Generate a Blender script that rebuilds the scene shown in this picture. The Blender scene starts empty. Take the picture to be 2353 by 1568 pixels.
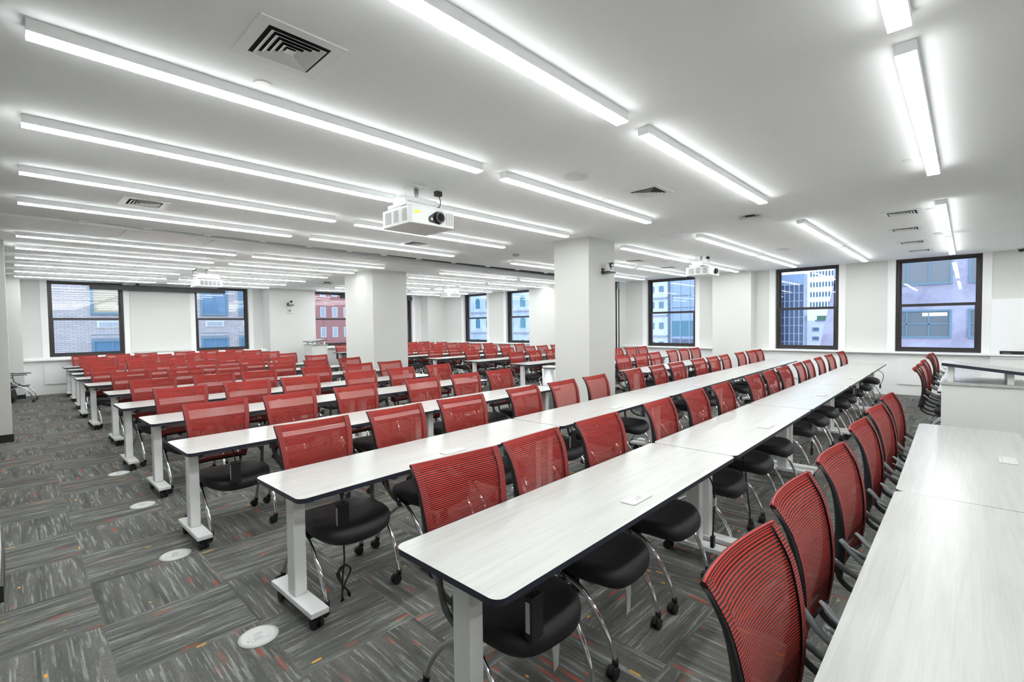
import bpy, bmesh, math, random
from mathutils import Vector, Matrix
random.seed(7)
COL = bpy.context.scene.collection
PI = math.pi
CEIL = 3.013
LZ = 2.948

# ------------------------------------------------------------ mesh helper
class MB:
    def __init__(s):
        s.bm = bmesh.new(); s.uv = s.bm.loops.layers.uv.new('UVMap')
    def face(s, vs, mi=0, smooth=False, uvs=None):
        try:
            f = s.bm.faces.new(vs)
        except ValueError:
            return None
        f.material_index = mi; f.smooth = smooth
        if uvs:
            for l, u in zip(f.loops, uvs): l[s.uv].uv = u
        return f
    def box(s, x0, x1, y0, y1, z0, z1, mi=0, M=None):
        P = [Vector(p) for p in ((x0,y0,z0),(x1,y0,z0),(x1,y1,z0),(x0,y1,z0),(x0,y0,z1),(x1,y0,z1),(x1,y1,z1),(x0,y1,z1))]
        if M is not None: P = [M @ p for p in P]
        v = [s.bm.verts.new(p) for p in P]
        for q in ((3,2,1,0),(4,5,6,7),(0,1,5,4),(1,2,6,5),(2,3,7,6),(3,0,4,7)):
            s.face([v[i] for i in q], mi)
        return s
    def prism(s, pts, z0, z1, mi=0, side_mi=None, M=None):
        a = [Vector((p[0], p[1], z0)) for p in pts]; b = [Vector((p[0], p[1], z1)) for p in pts]
        if M is not None: a = [M @ p for p in a]; b = [M @ p for p in b]
        a = [s.bm.verts.new(p) for p in a]; b = [s.bm.verts.new(p) for p in b]
        s.face(a[::-1], mi); s.face(b, mi)
        n = len(a); sm = mi if side_mi is None else side_mi
        for i in range(n):
            s.face([a[i], a[(i+1)%n], b[(i+1)%n], b[i]], sm)
        return s
    def loft(s, rings, mi=0, smooth=True, cap0=True, cap1=True, closed=True):
        R = [[s.bm.verts.new(Vector(p)) for p in r] for r in rings]
        n = len(R[0])
        for k in range(len(R)-1):
            for i in range(n if closed else n-1):
                j = (i+1) % n
                s.face([R[k][i], R[k][j], R[k+1][j], R[k+1][i]], mi, smooth)
        if closed and cap0: s.face(R[0][::-1], mi)
        if closed and cap1: s.face(R[-1], mi)
        return s
    def tube(s, pts, r, seg=10, mi=0, rs=None, flat=1.0, up=None):
        pts = [Vector(p) for p in pts]
        rings = []
        prev = None
        for i, p in enumerate(pts):
            if i == 0: t = pts[1]-pts[0]
            elif i == len(pts)-1: t = pts[-1]-pts[-2]
            else: t = (pts[i+1]-p).normalized() + (p-pts[i-1]).normalized()
            t.normalize()
            u = prev if prev is not None else (Vector(up) if up else (Vector((0,0,1)) if abs(t.z) < .9 else Vector((1,0,0))))
            a = t.cross(u)
            if a.length < 1e-5: a = t.orthogonal()
            a.normalize(); b = a.cross(t).normalized(); prev = b
            rr = r if rs is None else rs[i]
            rings.append([p + a*rr*math.cos(2*PI*k/seg) + b*rr*flat*math.sin(2*PI*k/seg) for k in range(seg)])
        return s.loft(rings, mi)
    def cyl(s, c, axis, r, h, seg=20, mi=0, r2=None, smooth=True):
        c = Vector(c); ax = Vector(axis).normalized(); r2 = r if r2 is None else r2
        a = ax.orthogonal().normalized(); b = ax.cross(a)
        def ring(rr, o): return [c + ax*o + (a*math.cos(2*PI*k/seg) + b*math.sin(2*PI*k/seg))*rr for k in range(seg)]
        return s.loft([ring(r, -h/2), ring(r2, h/2)], mi, smooth)
    def build(s, name, mats, parent=None, loc=None, bevel=0, kind=None):
        bmesh.ops.recalc_face_normals(s.bm, faces=s.bm.faces[:])
        me = bpy.data.meshes.new(name); s.bm.to_mesh(me); s.bm.free()
        for m in (mats if isinstance(mats, (list, tuple)) else [mats]): me.materials.append(m)
        o = bpy.data.objects.new(name, me); COL.objects.link(o)
        if parent is not None: o.parent = parent
        if loc is not None: o.location = loc
        if bevel:
            md = o.modifiers.new('bevel', 'BEVEL'); md.width = bevel; md.segments = 2; md.limit_method = 'ANGLE'; md.angle_limit = .6
        if kind: o['kind'] = kind
        return o

def spline(pts, n=6):
    P = [Vector(p) for p in pts]; out = []
    Q = [P[0]*2-P[1]] + P + [P[-1]*2-P[-2]]
    for i in range(1, len(Q)-2):
        for k in range(n):
            t = k/n
            out.append(.5*((2*Q[i]) + (Q[i+1]-Q[i-1])*t + (2*Q[i-1]-5*Q[i]+4*Q[i+1]-Q[i+2])*t*t + (3*Q[i]-Q[i-1]-3*Q[i+1]+Q[i+2])*t**3))
    out.append(P[-1]); return out

def rrect(x0, x1, y0, y1, r, n=6):
    out = []
    for cx, cy, a0 in ((x1-r, y0+r, -90), (x1-r, y1-r, 0), (x0+r, y1-r, 90), (x0+r, y0+r, 180)):
        for k in range(n+1):
            a = math.radians(a0 + 90*k/n); out.append((cx+r*math.cos(a), cy+r*math.sin(a)))
    return out

def thing(name, label, cat, loc=(0,0,0), rz=0, group=None):
    o = bpy.data.objects.new(name, None); COL.objects.link(o)
    o.empty_display_size = .1; o.location = loc; o.rotation_euler = (0,0,rz)
    return tag(o, label, cat, group)
def tag(o, label, cat, group=None):
    o['label'] = label; o['category'] = cat
    if group: o['group'] = group
    return o
def copy_tree(o, parent=None):
    c = o.copy(); COL.objects.link(c)
    if parent is not None:
        c.parent = parent
    for ch in KIDS.get(o.name, []): copy_tree(ch, c)
    return c
KIDS = {}
def register(root):
    for o in list(COL.objects):
        if o.parent is not None: KIDS.setdefault(o.parent.name, [])
    def rec(o):
        ks = [c for c in COL.objects if c.parent == o]
        KIDS[o.name] = ks
        for k in ks: rec(k)
    rec(root)

# ------------------------------------------------------------ materials
def mat(name, col=(.8,.8,.8), rough=.5, metal=0, spec=None, emit=None, es=0):
    m = bpy.data.materials.new(name); m.use_nodes = True
    b = m.node_tree.nodes['Principled BSDF']
    b.inputs['Base Color'].default_value = (*col, 1); b.inputs['Roughness'].default_value = rough; b.inputs['Metallic'].default_value = metal
    if spec is not None: b.inputs['Specular IOR Level'].default_value = spec
    if emit: b.inputs['Emission Color'].default_value = (*emit, 1); b.inputs['Emission Strength'].default_value = es
    return m
class NT:
    def __init__(s, m): s.t = m.node_tree; s.b = s.t.nodes['Principled BSDF']
    def n(s, typ, **k):
        x = s.t.nodes.new(typ)
        for a, v in k.items():
            if a.startswith('i_'): x.inputs[int(a[2:])].default_value = v
            else: setattr(x, a, v)
        return x
    def l(s, a, b): s.t.links.new(a, b)
    def math(s, op, a, b=None, c=None):
        x = s.t.nodes.new('ShaderNodeMath'); x.operation = op
        for i, v in enumerate((a, b, c)):
            if v is None: continue
            if isinstance(v, (int, float)): x.inputs[i].default_value = v
            else: s.l(v, x.inputs[i])
        return x.outputs[0]
    def mix(s, f, a, b):
        x = s.t.nodes.new('ShaderNodeMix'); x.data_type = 'RGBA'
        for k, v in ((0, f), (6, a), (7, b)):
            if isinstance(v, (int, float)): x.inputs[k].default_value = v
            elif isinstance(v, tuple): x.inputs[k].default_value = (*v, 1)
            else: s.l(v, x.inputs[k])
        return x.outputs[2]
    def ramp(s, f, a, b, pa, pb):
        x = s.t.nodes.new('ShaderNodeMapRange'); x.inputs[1].default_value = pa; x.inputs[2].default_value = pb
        x.inputs[3].default_value = a; x.inputs[4].default_value = b; s.l(f, x.inputs[0]); return x.outputs[0]
    def xyz(s, x, y, z):
        c = s.t.nodes.new('ShaderNodeCombineXYZ')
        for i, v in enumerate((x, y, z)):
            if isinstance(v, (int, float)): c.inputs[i].default_value = v
            else: s.l(v, c.inputs[i])
        return c.outputs[0]
    def noise(s, vec, scale=1, detail=2, rough=.5, dist=0):
        x = s.n('ShaderNodeTexNoise'); x.inputs['Scale'].default_value = scale; x.inputs['Detail'].default_value = detail
        x.inputs['Roughness'].default_value = rough; x.inputs['Distortion'].default_value = dist
        if vec is not None: s.l(vec, x.inputs['Vector'])
        return x.outputs[0]
    def coord(s, which='Object'): return s.n('ShaderNodeTexCoord').outputs[which]
    def sep(s, v):
        x = s.n('ShaderNodeSeparateXYZ'); s.l(v, x.inputs[0]); return x.outputs
    def bump(s, h, strength=.2, dist=.01):
        x = s.n('ShaderNodeBump'); x.inputs['Strength'].default_value = strength; x.inputs['Distance'].default_value = dist
        s.l(h, x.inputs['Height']); s.l(x.outputs[0], s.b.inputs['Normal'])

def paint(name, col, rough=.85):
    m = mat(name, col, rough, spec=.3); t = NT(m)
    n = t.noise(t.coord(), 60, 3); t.bump(n, .08, .004)
    n2 = t.noise(t.coord(), .7, 2)
    t.l(t.mix(t.ramp(n2, 0, 1, .3, .7), tuple(c*.97 for c in col), col), t.b.inputs['Base Color'])
    return m
M = {}
M['ceil'] = paint('ceiling_paint', (.93,.95,.945)); M['wall'] = paint('wall_paint', (.70,.715,.69))
M['warmwall'] = paint('pillar_paint', (.68,.685,.655)); M['trim'] = mat('white_trim', (.86,.87,.86), .45)
M['white'] = mat('white_powder_coat', (.86,.88,.87), .38); M['wplastic'] = mat('white_plastic', (.62,.64,.62), .35); M['cover'] = mat('cover_plastic', (.56,.575,.565), .4)
M['black'] = mat('black_plastic', (.014,.014,.016), .42); M['rubber'] = mat('black_rubber', (.01,.01,.011), .6)
M['arm'] = mat('dark_grey_arm_plastic', (.13,.14,.142), .30); M['chrome'] = mat('chrome', (.82,.83,.85), .08, 1)
M['steel'] = mat('grey_steel', (.42,.44,.45), .35, .6); M['brushed'] = mat('brushed_steel', (.62,.64,.65), .38, 1)
M['dark'] = mat('dark_void', (.012,.012,.014), .9); M['slot'] = mat('slot_grey', (.12,.135,.135), .8)
M['frame'] = mat('bronze_window_frame', (.028,.022,.022), .35); M['edge'] = mat('dark_edge_band', (.022,.025,.04), .4)
M['base'] = mat('black_baseboard', (.012,.012,.012), .5); M['label'] = mat('label_white', (.6,.65,.62), .5)
M['yellow'] = mat('yellow_sticker', (.85,.85,.02), .5); M['lensglass'] = mat('lens_glass', (.01,.008,.012), .05)
M['ink'] = mat('grey_ink', (.26,.27,.28), .6); M['orangewood'] = mat('orange_mesh', (.35,.07,.015), .6)
M['light'] = mat('led_diffuser', (.9,.9,.9), .5, emit=(.965,.985,.985), es=15.2)
M['ventgrey'] = mat('vent_slots', (.14,.145,.15), .6); M['housing'] = mat('white_light_housing', (.93,.95,.95), .5); M['board'] = mat('whiteboard', (.93,.95,.96), .12)
# seat fabric
m = mat('black_seat_fabric', (.006,.006,.008), .62); t = NT(m); t.bump(t.noise(t.coord(), 900, 2), .25, .001)
m.node_tree.nodes['Principled BSDF'].inputs['Sheen Weight'].default_value = .04; M['seat'] = m
# laminate
m = mat('pale_ash_laminate', (.8,.8,.78), .32); t = NT(m)
s = t.sep(t.coord())
v1 = t.xyz(t.math('MULTIPLY', s[0], 1.6), t.math('MULTIPLY', s[1], 34), s[2])
v2 = t.xyz(t.math('MULTIPLY', s[0], 5), t.math('MULTIPLY', s[1], 220), s[2])
n1 = t.noise(v1, 1, 5, .6, .6); n2 = t.noise(v2, 1, 2, .5)
f = t.math('ADD', t.math('MULTIPLY', n1, .7), t.math('MULTIPLY', n2, .3))
t.l(t.mix(t.ramp(f, 0, 1, .36, .62), (.39,.39,.37), (.455,.47,.452)), t.b.inputs['Base Color']); M['lam'] = m
m2 = m.copy(); m2.name = 'pale_ash_laminate_panel'; M['lampanel'] = mat('white_panel', (.70,.715,.69), .4)
# red mesh fabric, horizontal ribs
m = bpy.data.materials.new('red_mesh'); m.use_nodes = True; t = NT(m); nt = m.node_tree
uv = t.sep(t.coord('UV')); st = t.math('FRACT', t.math('MULTIPLY', uv[1], 105))
rib = t.math('GREATER_THAN', st, .50)
fine = t.math('GREATER_THAN', t.math('FRACT', t.math('MULTIPLY', uv[0], 300)), .5)
nz = t.noise(t.coord(), 3, 2)
redc = t.mix(nz, (.40,.032,.022), (.54,.045,.028))
t.l(t.mix(rib, (.035,.008,.011), redc), t.b.inputs['Base Color']); t.b.inputs['Roughness'].default_value = .7
t.b.inputs['Specular IOR Level'].default_value = .25
tr = t.n('ShaderNodeBsdfTransparent'); mx = t.n('ShaderNodeMixShader')
gap = t.math('MULTIPLY', t.math('SUBTRACT', 1, rib), t.math('ADD', .22, t.math('MULTIPLY', fine, .30)))
t.l(t.math('ADD', gap, t.math('MULTIPLY', rib, .06)), mx.inputs[0]); t.l(t.b.outputs[0], mx.inputs[1]); t.l(tr.outputs[0], mx.inputs[2])
t.l(mx.outputs[0], nt.nodes['Material Output'].inputs[0]); M['mesh'] = m
# sleeve mesh (wrapped on frame)
m = mat('red_sleeve', (.3,.02,.02), .7); t = NT(m)
uv = t.sep(t.coord('UV')); rib = t.math('GREATER_THAN', t.math('FRACT', t.math('MULTIPLY', uv[1], 105)), .50)
t.l(t.mix(rib, (.03,.007,.009), (.44,.032,.022)), t.b.inputs['Base Color']); M['sleeve'] = m
# carpet
m = mat('carpet_tiles', (.15,.15,.14), .95, spec=.1); t = NT(m)
T = .61
s = t.sep(t.coord())
ix = t.math('FLOOR', t.math('DIVIDE', t.math('SUBTRACT', s[0], .30), T)); iy = t.math('FLOOR', t.math('DIVIDE', t.math('SUBTRACT', s[1], .42), T))
par = t.math('ABSOLUTE', t.math('MODULO', t.math('ADD', ix, iy), 2))
inv = t.math('SUBTRACT', 1, par)
# par=1: ribs run along Y, par=0: along X
al = t.math('ADD', t.math('MULTIPLY', s[0], inv), t.math('MULTIPLY', s[1], par))
ac = t.math('ADD', t.math('MULTIPLY', s[1], inv), t.math('MULTIPLY', s[0], par))
idv = t.math('ADD', t.math('MULTIPLY', ix, 7.31), t.math('MULTIPLY', iy, 3.17))
acq = t.math('MULTIPLY', t.math('FLOOR', t.math('MULTIPLY', ac, 130)), .37)
A1 = t.noise(t.xyz(t.math('MULTIPLY', al, 2.4), acq, idv), 1.6, 1)
A2 = t.noise(t.xyz(t.math('MULTIPLY', al, 1.6), t.math('MULTIPLY', ac, 17), idv), 1, 2)
A3 = t.noise(t.xyz(t.math('MULTIPLY', al, 60), t.math('MULTIPLY', ac, 260), idv), 1, 2)
base = t.mix(t.ramp(A2, 0, 1, .3, .7), (.095,.10,.09), (.205,.205,.192))
base = t.mix(t.math('MULTIPLY', t.ramp(A1, 0, .85, .55, .66), t.ramp(A2, .3, 1, .35, .65)), base, (.42,.435,.41))
base = t.mix(t.ramp(A3, .40, 0, .35, .7), base, (.045,.047,.045))
R1 = t.noise(t.xyz(t.math('MULTIPLY', al, 1.5), t.math('MULTIPLY', t.math('FLOOR', t.math('MULTIPLY', ac, 48)), .53), t.math('ADD', idv, 40)), 1.9, 1)
rib2 = t.math('GREATER_THAN', t.math('FRACT', t.math('MULTIPLY', ac, 130)), .25)
base = t.mix(t.math('MULTIPLY', t.math('MULTIPLY', t.ramp(R1, 0, 1, .68, .74), rib2), t.ramp(A3, 1, .55, .3, .6)), base, (.55,.085,.04))
O1 = t.noise(t.xyz(t.math('MULTIPLY', al, 3.0), t.math('MULTIPLY', t.math('FLOOR', t.math('MULTIPLY', ac, 75)), .61), t.math('ADD', idv, 90)), 1.9, 1)
base = t.mix(t.ramp(O1, 0, 1, .745, .76), base, (.70,.36,.06))
t.l(base, t.b.inputs['Base Color']); t.bump(A3, .5, .004); M['carpet'] = m
# glass
m = bpy.data.materials.new('window_glass'); m.use_nodes = True; t = NT(m); nt = m.node_tree
tr = t.n('ShaderNodeBsdfTransparent'); tr.inputs[0].default_value = (.93,.96,.99,1)
gl = t.n('ShaderNodeBsdfGlossy'); gl.inputs['Roughness'].default_value = .0; gl.inputs[0].default_value = (1,1,1,1)
fr = t.n('ShaderNodeFresnel'); fr.inputs[0].default_value = 1.55
mx = t.n('ShaderNodeMixShader'); ge = t.n('ShaderNodeNewGeometry'); t.l(t.math('MULTIPLY', fr.outputs[0], t.math('SUBTRACT', 1, ge.outputs['Backfacing'])), mx.inputs[0]); t.l(tr.outputs[0], mx.inputs[1]); t.l(gl.outputs[0], mx.inputs[2])
t.l(mx.outputs[0], nt.nodes['Material Output'].inputs[0]); M['glass'] = m
# brick
def brick(name, c1, c2, mortar, sc=1.0, ax=0):
    m = mat(name, c1, .85); t = NT(m); s = t.sep(t.coord())
    b = t.n('ShaderNodeTexBrick'); t.l(t.xyz(s[ax], s[2], 0), b.inputs['Vector'])
    b.inputs['Color1'].default_value = (*c1,1); b.inputs['Color2'].default_value = (*c2,1); b.inputs['Mortar'].default_value = (*mortar,1)
    b.inputs['Scale'].default_value = sc; b.inputs['Mortar Size'].default_value = .008; b.inputs['Brick Width'].default_value = .22; b.inputs['Row Height'].default_value = .07
    t.l(b.outputs[0], t.b.inputs['Base Color']); return m
M['tanbrick'] = brick('tan_brick', (.56,.53,.53), (.46,.43,.44), (.30,.28,.30))
M['redbrick'] = brick('red_brick', (.42,.17,.16), (.36,.13,.13), (.40,.26,.25))
def stone(name, c1, c2, sc=1.2):
    m = mat(name, c1, .8); t = NT(m); n = t.noise(t.coord(), sc, 5, .6, .8); t.l(t.mix(t.ramp(n, 0, 1, .35, .65), c1, c2), t.b.inputs['Base Color']); return m
M['purple'] = stone('lilac_stone', (.30,.29,.40), (.44,.43,.55)); M['bluestone'] = stone('pale_blue_stone', (.38,.50,.62), (.55,.66,.74), .4)
M['ivory'] = stone('pale_ornate_stone', (.62,.70,.76), (.74,.80,.84), .8); M['whitebldg'] = stone('white_concrete', (.86,.88,.90), (.92,.93,.94), .1)
M['bluewin'] = mat('blue_window_glass', (.12,.24,.38), .12); M['tealwin'] = mat('teal_window_glass', (.06,.22,.32), .1)
M['towerglass'] = mat('blue_grey_curtain_wall', (.10,.15,.24), .2); M['mullion'] = mat('pale_mullion', (.48,.56,.66), .4)
M['bluepanel'] = mat('blue_metal_panel', (.34,.46,.62), .4); M['bluefrm'] = mat('blue_window_frame', (.13,.25,.34), .4)
M['plywood'] = stone('plywood_sheet', (.42,.37,.26), (.48,.43,.32), 1.0); M['greyglass'] = mat('grey_office_glass', (.16,.19,.22), .12)
M['hedge'] = stone('roof_greenery', (.08,.20,.12), (.20,.34,.22), 8); M['paleshade'] = mat('window_shade', (.40,.45,.52), .6)
M['accover'] = mat('white_grille', (.70,.72,.76), .5); M['tarmac'] = mat('street_grey', (.2,.2,.21), .9)
M['warmlit'] = mat('lit_office_ceiling', (.5,.5,.4), .5, emit=(1,.9,.6), es=1.2)

# ------------------------------------------------------------ room shell
XL, XR, YB, YF = -3.6, 13.75, -4.6, 17.45       # inner faces
def struct(name, mb, m, **k): return mb.build(name, m, kind='structure', **k)
struct('floor', MB().box(XL-.3, 14.3, YB-.3, 18.3, -.12, 0), M['carpet'])
# ceiling with a slot cut out between Y=7.97 and the slanted track panel
def yA(x): return 8.0 + .125*max(min(x, 6)-.4, 0) + .055*max(x-6, 0)
def yB(x): return min(8.55 + .14*max(x,0), 9.26)
cm = MB()
cm.box(XL-.3, 14.3, YB-.3, 7.97, CEIL, CEIL+.1)
cm.prism([(XL-.3, 7.97), (.4, 7.97), (.4, 8.0), (6, yA(6)), (13.2, yA(13.2)), (14.3, yA(13.2)), (14.3, 18.3), (XL-.3, 18.3)], CEIL, CEIL+.1)
struct('ceiling', cm, M['ceil'])
sb = MB().box(.38, 13.4, 7.93, 9.6, CEIL+.30, CEIL+.33).box(.38, 13.4, 7.93, 7.97, CEIL+.1, CEIL+.33).box(13.3, 13.4, 7.93, 9.6, CEIL+.1, CEIL+.33)
sb.prism([(.4, 8.0), (6, yA(6)), (13.3, yA(13.3)), (13.3, yA(13.3)+.03), (6, yA(6)+.03), (.4, 8.03)], CEIL+.0995, CEIL+.3)
struct('trim_1', sb, M['slot'])
pm = MB().prism([(XL, 8.02), (.4, 8.02)] + [(x, yA(x)+.005) for x in (2,4,6,8,10,12,13.7)] + [(x, yB(x)) for x in (13.7, 8, 5, 4, 3, 2, 1, 0, XL)], CEIL-.022, CEIL-.0005)
struct('trim_2', pm, M['trim'])
pm = MB()
for x in (1.1, 2.15, 5.3, 9.0): pm.box(x-.002, x+.002, yA(x)+.01, yB(x)-.01, CEIL-.0235, CEIL-.0215)
struct('trim_3', pm, M['slot'])

RWX = 13.9     # window plane, right wall
BWY = 17.95
RW = [(-.21,1.18), (2.25,3.63), (5.74,7.27), (11.96,13.43), (14.56,16.03)]
BW = [(.69,2.28), (4.06,5.62), (7.88,9.5), (10.7,12.27)]
SILL, RAIL = .955, 1.98
w = MB()
ys = [YB] + [v for p in RW for v in p] + [18.3]
for i in range(0, len(ys), 2): w.box(XR, 14.15, ys[i], ys[i+1], 0, CEIL)
for a, b in RW: w.box(XR, 14.15, a, b, 0, SILL-.01)
struct('wall_right', w, M['wall'])
w = MB()
xs = [XL] + [v for p in BW for v in p] + [14.15]
for i in range(0, len(xs), 2): w.box(xs[i], xs[i+1], 17.8, 18.15, 0, CEIL)
for a, b in BW: w.box(a, b, 17.8, 18.15, 0, SILL-.01)
struct('wall_far', w, M['wall'])
struct('wall_left', MB().box(XL-.2, XL, YB, 18.15, 0, CEIL), M['wall'])
struct('wall_near', MB().box(XL-.2, 14.15, YB-.2, YB, 0, CEIL), M['wall'])
# pilasters and piers
def pil(i, x0, x1, y0, y1, m='wall', base=True):
    mb = MB().box(x0, x1, y0, y1, 0, CEIL-.0005)
    struct('wall_pier_%s' % i, mb, M[m])
    if base: struct('baseboard_%s' % i, MB().box(x0-.012, x1+.012, y0-.012, y1+.012, 0, .1), M['base'])
pil('a', 13.42, 13.76, 4.12, 5.12, base=False)
pil('b', 13.08, 13.76, 8.0, 11.6, base=False)
pil('c', 6.05, 7.62, 17.1, 17.81, base=False)
pil('d', -.75, .18, 16.75, 17.81, base=True)
pil('e', 12.75, 13.76, 17.3, 17.81, base=False)
struct('wall_column_front', MB().box(6.22, 6.97, 4.27, 4.95, 0, CEIL-.0005), M['warmwall'])
struct('wall_column_middle', MB().box(5.93, 6.88, 10.2, 11.55, 0, CEIL-.0005), M['warmwall'])
struct('wall_column_left', MB().box(-1.05, -.04, 10.35, 11.05, 0, CEIL-.0005), M['warmwall'])
struct('baseboard_left', MB().box(-1.065, -.025, 10.335, 11.065, 0, .115), M['base'])
struct('wall_column_near', MB().box(-1.0, -.10, 4.25, 4.95, 0, CEIL-.0005), M['warmwall'])
struct('baseboard_near', MB().box(-1.015, -.085, 4.235, 4.965, 0, .1), M['base'])
struct('baseboard_front', MB().box(6.205, 6.985, 4.255, 4.965, 0, .1), M['base'])
struct('baseboard_middle', MB().box(5.915, 6.895, 10.185, 11.565, 0, .1), M['base'])

def window(i, axis, a, b):
    """axis 'x': window in right wall spanning Y a..b; axis 'y': in far wall spanning X a..b"""
    def bx(mb, u0, u1, d0, d1, z0, z1):
        if axis == 'x': mb.box(RWX+d0, RWX+d1, u0, u1, z0, z1)
        else: mb.box(u0, u1, BWY+d0, BWY+d1, z0, z1)
    T_ = CEIL
    f = MB()
    bx(f, a, a+.06, -.06, .12, SILL, T_); bx(f, b-.06, b, -.06, .12, SILL, T_); bx(f, a+.06, b-.06, -.06, .12, SILL, SILL+.05); bx(f, a+.06, b-.06, -.06, .12, T_-.05, T_)
    root = struct('window_%d' % i, f, M['frame'])
    for nm, z0, z1, d in (('lower_sash', SILL+.05, RAIL+.03, -.035), ('upper_sash', RAIL-.03, T_-.05, .025)):
        g = MB(); w_ = .035 if nm == 'upper_sash' else .045
        bx(g, a+.06, a+.06+w_, d, d+.04, z0, z1); bx(g, b-.06-w_, b-.06, d, d+.04, z0, z1)
        bx(g, a+.06+w_, b-.06-w_, d, d+.04, z0, z0+(.055 if nm == 'upper_sash' else .045)); bx(g, a+.06+w_, b-.06-w_, d, d+.04, z1-(.03 if nm == 'upper_sash' else .055), z1)
        so = g.build(nm, M['frame'], root)
        q = MB(); bx(q, a+.06+w_, b-.06-w_, d+.017, d+.018, z0+.045, z1-.03); q.build('pane', M['glass'], so)
n = 1
for a, b in RW: window(n, 'x', a, b); n += 1
for a, b in BW: window(n, 'y', a, b); n += 1
# reveals (thin white casings), sills, radiator enclosures
sl = MB()
for y0, y1 in ((YB, 4.12), (5.12, 8.0), (11.6, 17.3)): sl.box(13.5, 13.845, y0, y1, .915, .95)
struct('trim_4', sl, M['trim'], bevel=.004)
sl = MB()
for x0, x1 in ((.18, 6.05), (7.62, 12.75)): sl.box(x0, x1, 17.25, 17.895, .88, .915)
sl.box(.18, 6.05, 17.5, 17.895, .9155, .95)
struct('trim_5', sl, M['trim'], bevel=.004)
cv = MB()
for y0, y1 in ((YB, 4.12), (5.12, 8.0), (11.6, 17.3)): cv.box(13.6, 13.752, y0, y1, 0, .914)
struct('wall_radiator_right', cv, M['trim'])
cv = MB()
for x0, x1 in ((.18, 6.05), (7.62, 12.75)): cv.box(x0, x1, 17.35, 17.8, 0, .879)
struct('wall_radiator_far', cv, M['trim'])
cas = MB()
for a, b in RW:
    cas.box(13.735, 13.75, a-.14, a-.005, .951, CEIL-.001); cas.box(13.735, 13.75, b+.005, b+.14, .951, CEIL-.001)
for a, b in BW:
    cas.box(a-.14, a-.005, 17.785, 17.8, .951, CEIL-.001); cas.box(b+.005, b+.14, 17.785, 17.8, .951, CEIL-.001)
struct('trim_6', cas, M['trim'])
def panel(loc, dx, dy, dz, lab):
    tag(MB().box(0, dx, 0, dy, 0, dz).build('access_panel', M['trim'], loc=loc, bevel=.003), lab, 'panel', 'raised radiator cover panels')
panel((13.579, -.05, .23), .021, 1.17, .6, 'raised white radiator cover panel below the rightmost window')
panel((13.579, 2.2, .23), .021, 1.3, .56, 'raised white radiator cover panel below the second window from the right')
panel((13.579, 5.8, .23), .021, 1.4, .56, 'raised white radiator cover panel under the window behind the front column')
panel((.55, 17.328, .26), 1.45, .021, .53, 'raised white radiator cover panel below the leftmost window')
panel((3.9, 17.328, .26), 1.5, .021, .53, 'raised white radiator cover panel below the window behind the dark screen case')
tag(MB().box(2.42, 3.92, 17.76, 17.799, 1.0, 2.86).build('wall_panel', M['wall'], bevel=.004), 'tall flat cream wall panel between the two far left windows', 'panel')
# narrow glazed opening at the pier beyond the front column
g = MB().box(13.1, 13.13, 7.96, 7.999, .02, 2.75).box(13.24, 13.27, 7.96, 7.999, .02, 2.75).box(13.1, 13.27, 7.96, 7.999, 2.75, 2.97)
d = struct('door_1', g, M['frame'])
MB().box(13.13, 13.24, 7.985, 7.995, .02, 2.75).build('pane', M['board'], d)
MB().box(13.13, 13.24, 7.955, 7.96, 2.75, 2.95).build('vent_panel', M['steel'], d)

# ------------------------------------------------------------ ceiling lights
rowsY = [-3.40, -1.95, .195, 1.598, 2.968, 4.287, 5.606, 6.934, 9.356, 10.707, 12.10, 13.454, 14.849, 16.197]  # leading pair: unseen rows added behind the camera to brighten near surfaces
SEG = [(.085, 2.783), (3.065, 5.743), (7.335, 10.033), (10.279, 12.99)]
ORD = ['first','second','third','fourth','fifth','sixth','seventh','eighth','ninth','tenth','eleventh','twelfth','thirteenth','fourteenth','fifteenth']
segn = ['left end', 'left middle', 'right middle', 'window end']
protoL = None
for i, y in enumerate(rowsY):
    for j, (x0, x1) in enumerate(SEG):
        lab = ('long slim white ceiling light, %s row from the camera, segment at the %s' % (ORD[i-2], segn[j])) if i > 1 else 'added unseen ceiling light behind the camera, %s row from near wall, %s' % (ORD[i], segn[j])
        if protoL is None:
            r = thing('ceiling_light', lab, 'ceiling light', (x0, y, CEIL), 0, 'linear ceiling lights'); L_ = x1-x0
            wd = .085
            MB().box(0, L_, 0, wd, LZ+.009-CEIL, -.0005).build('housing', M['housing'], r)
            MB().box(.001, L_-.001, .001, wd-.001, LZ-CEIL, LZ+.0085-CEIL).build('diffuser', M['light'], r)
            protoL = r; register(r)
        else:
            c = copy_tree(protoL); c['label'] = lab; c.location = (x0, y, CEIL); c.scale = ((x1-x0)/2.698, 1, 1)

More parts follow.
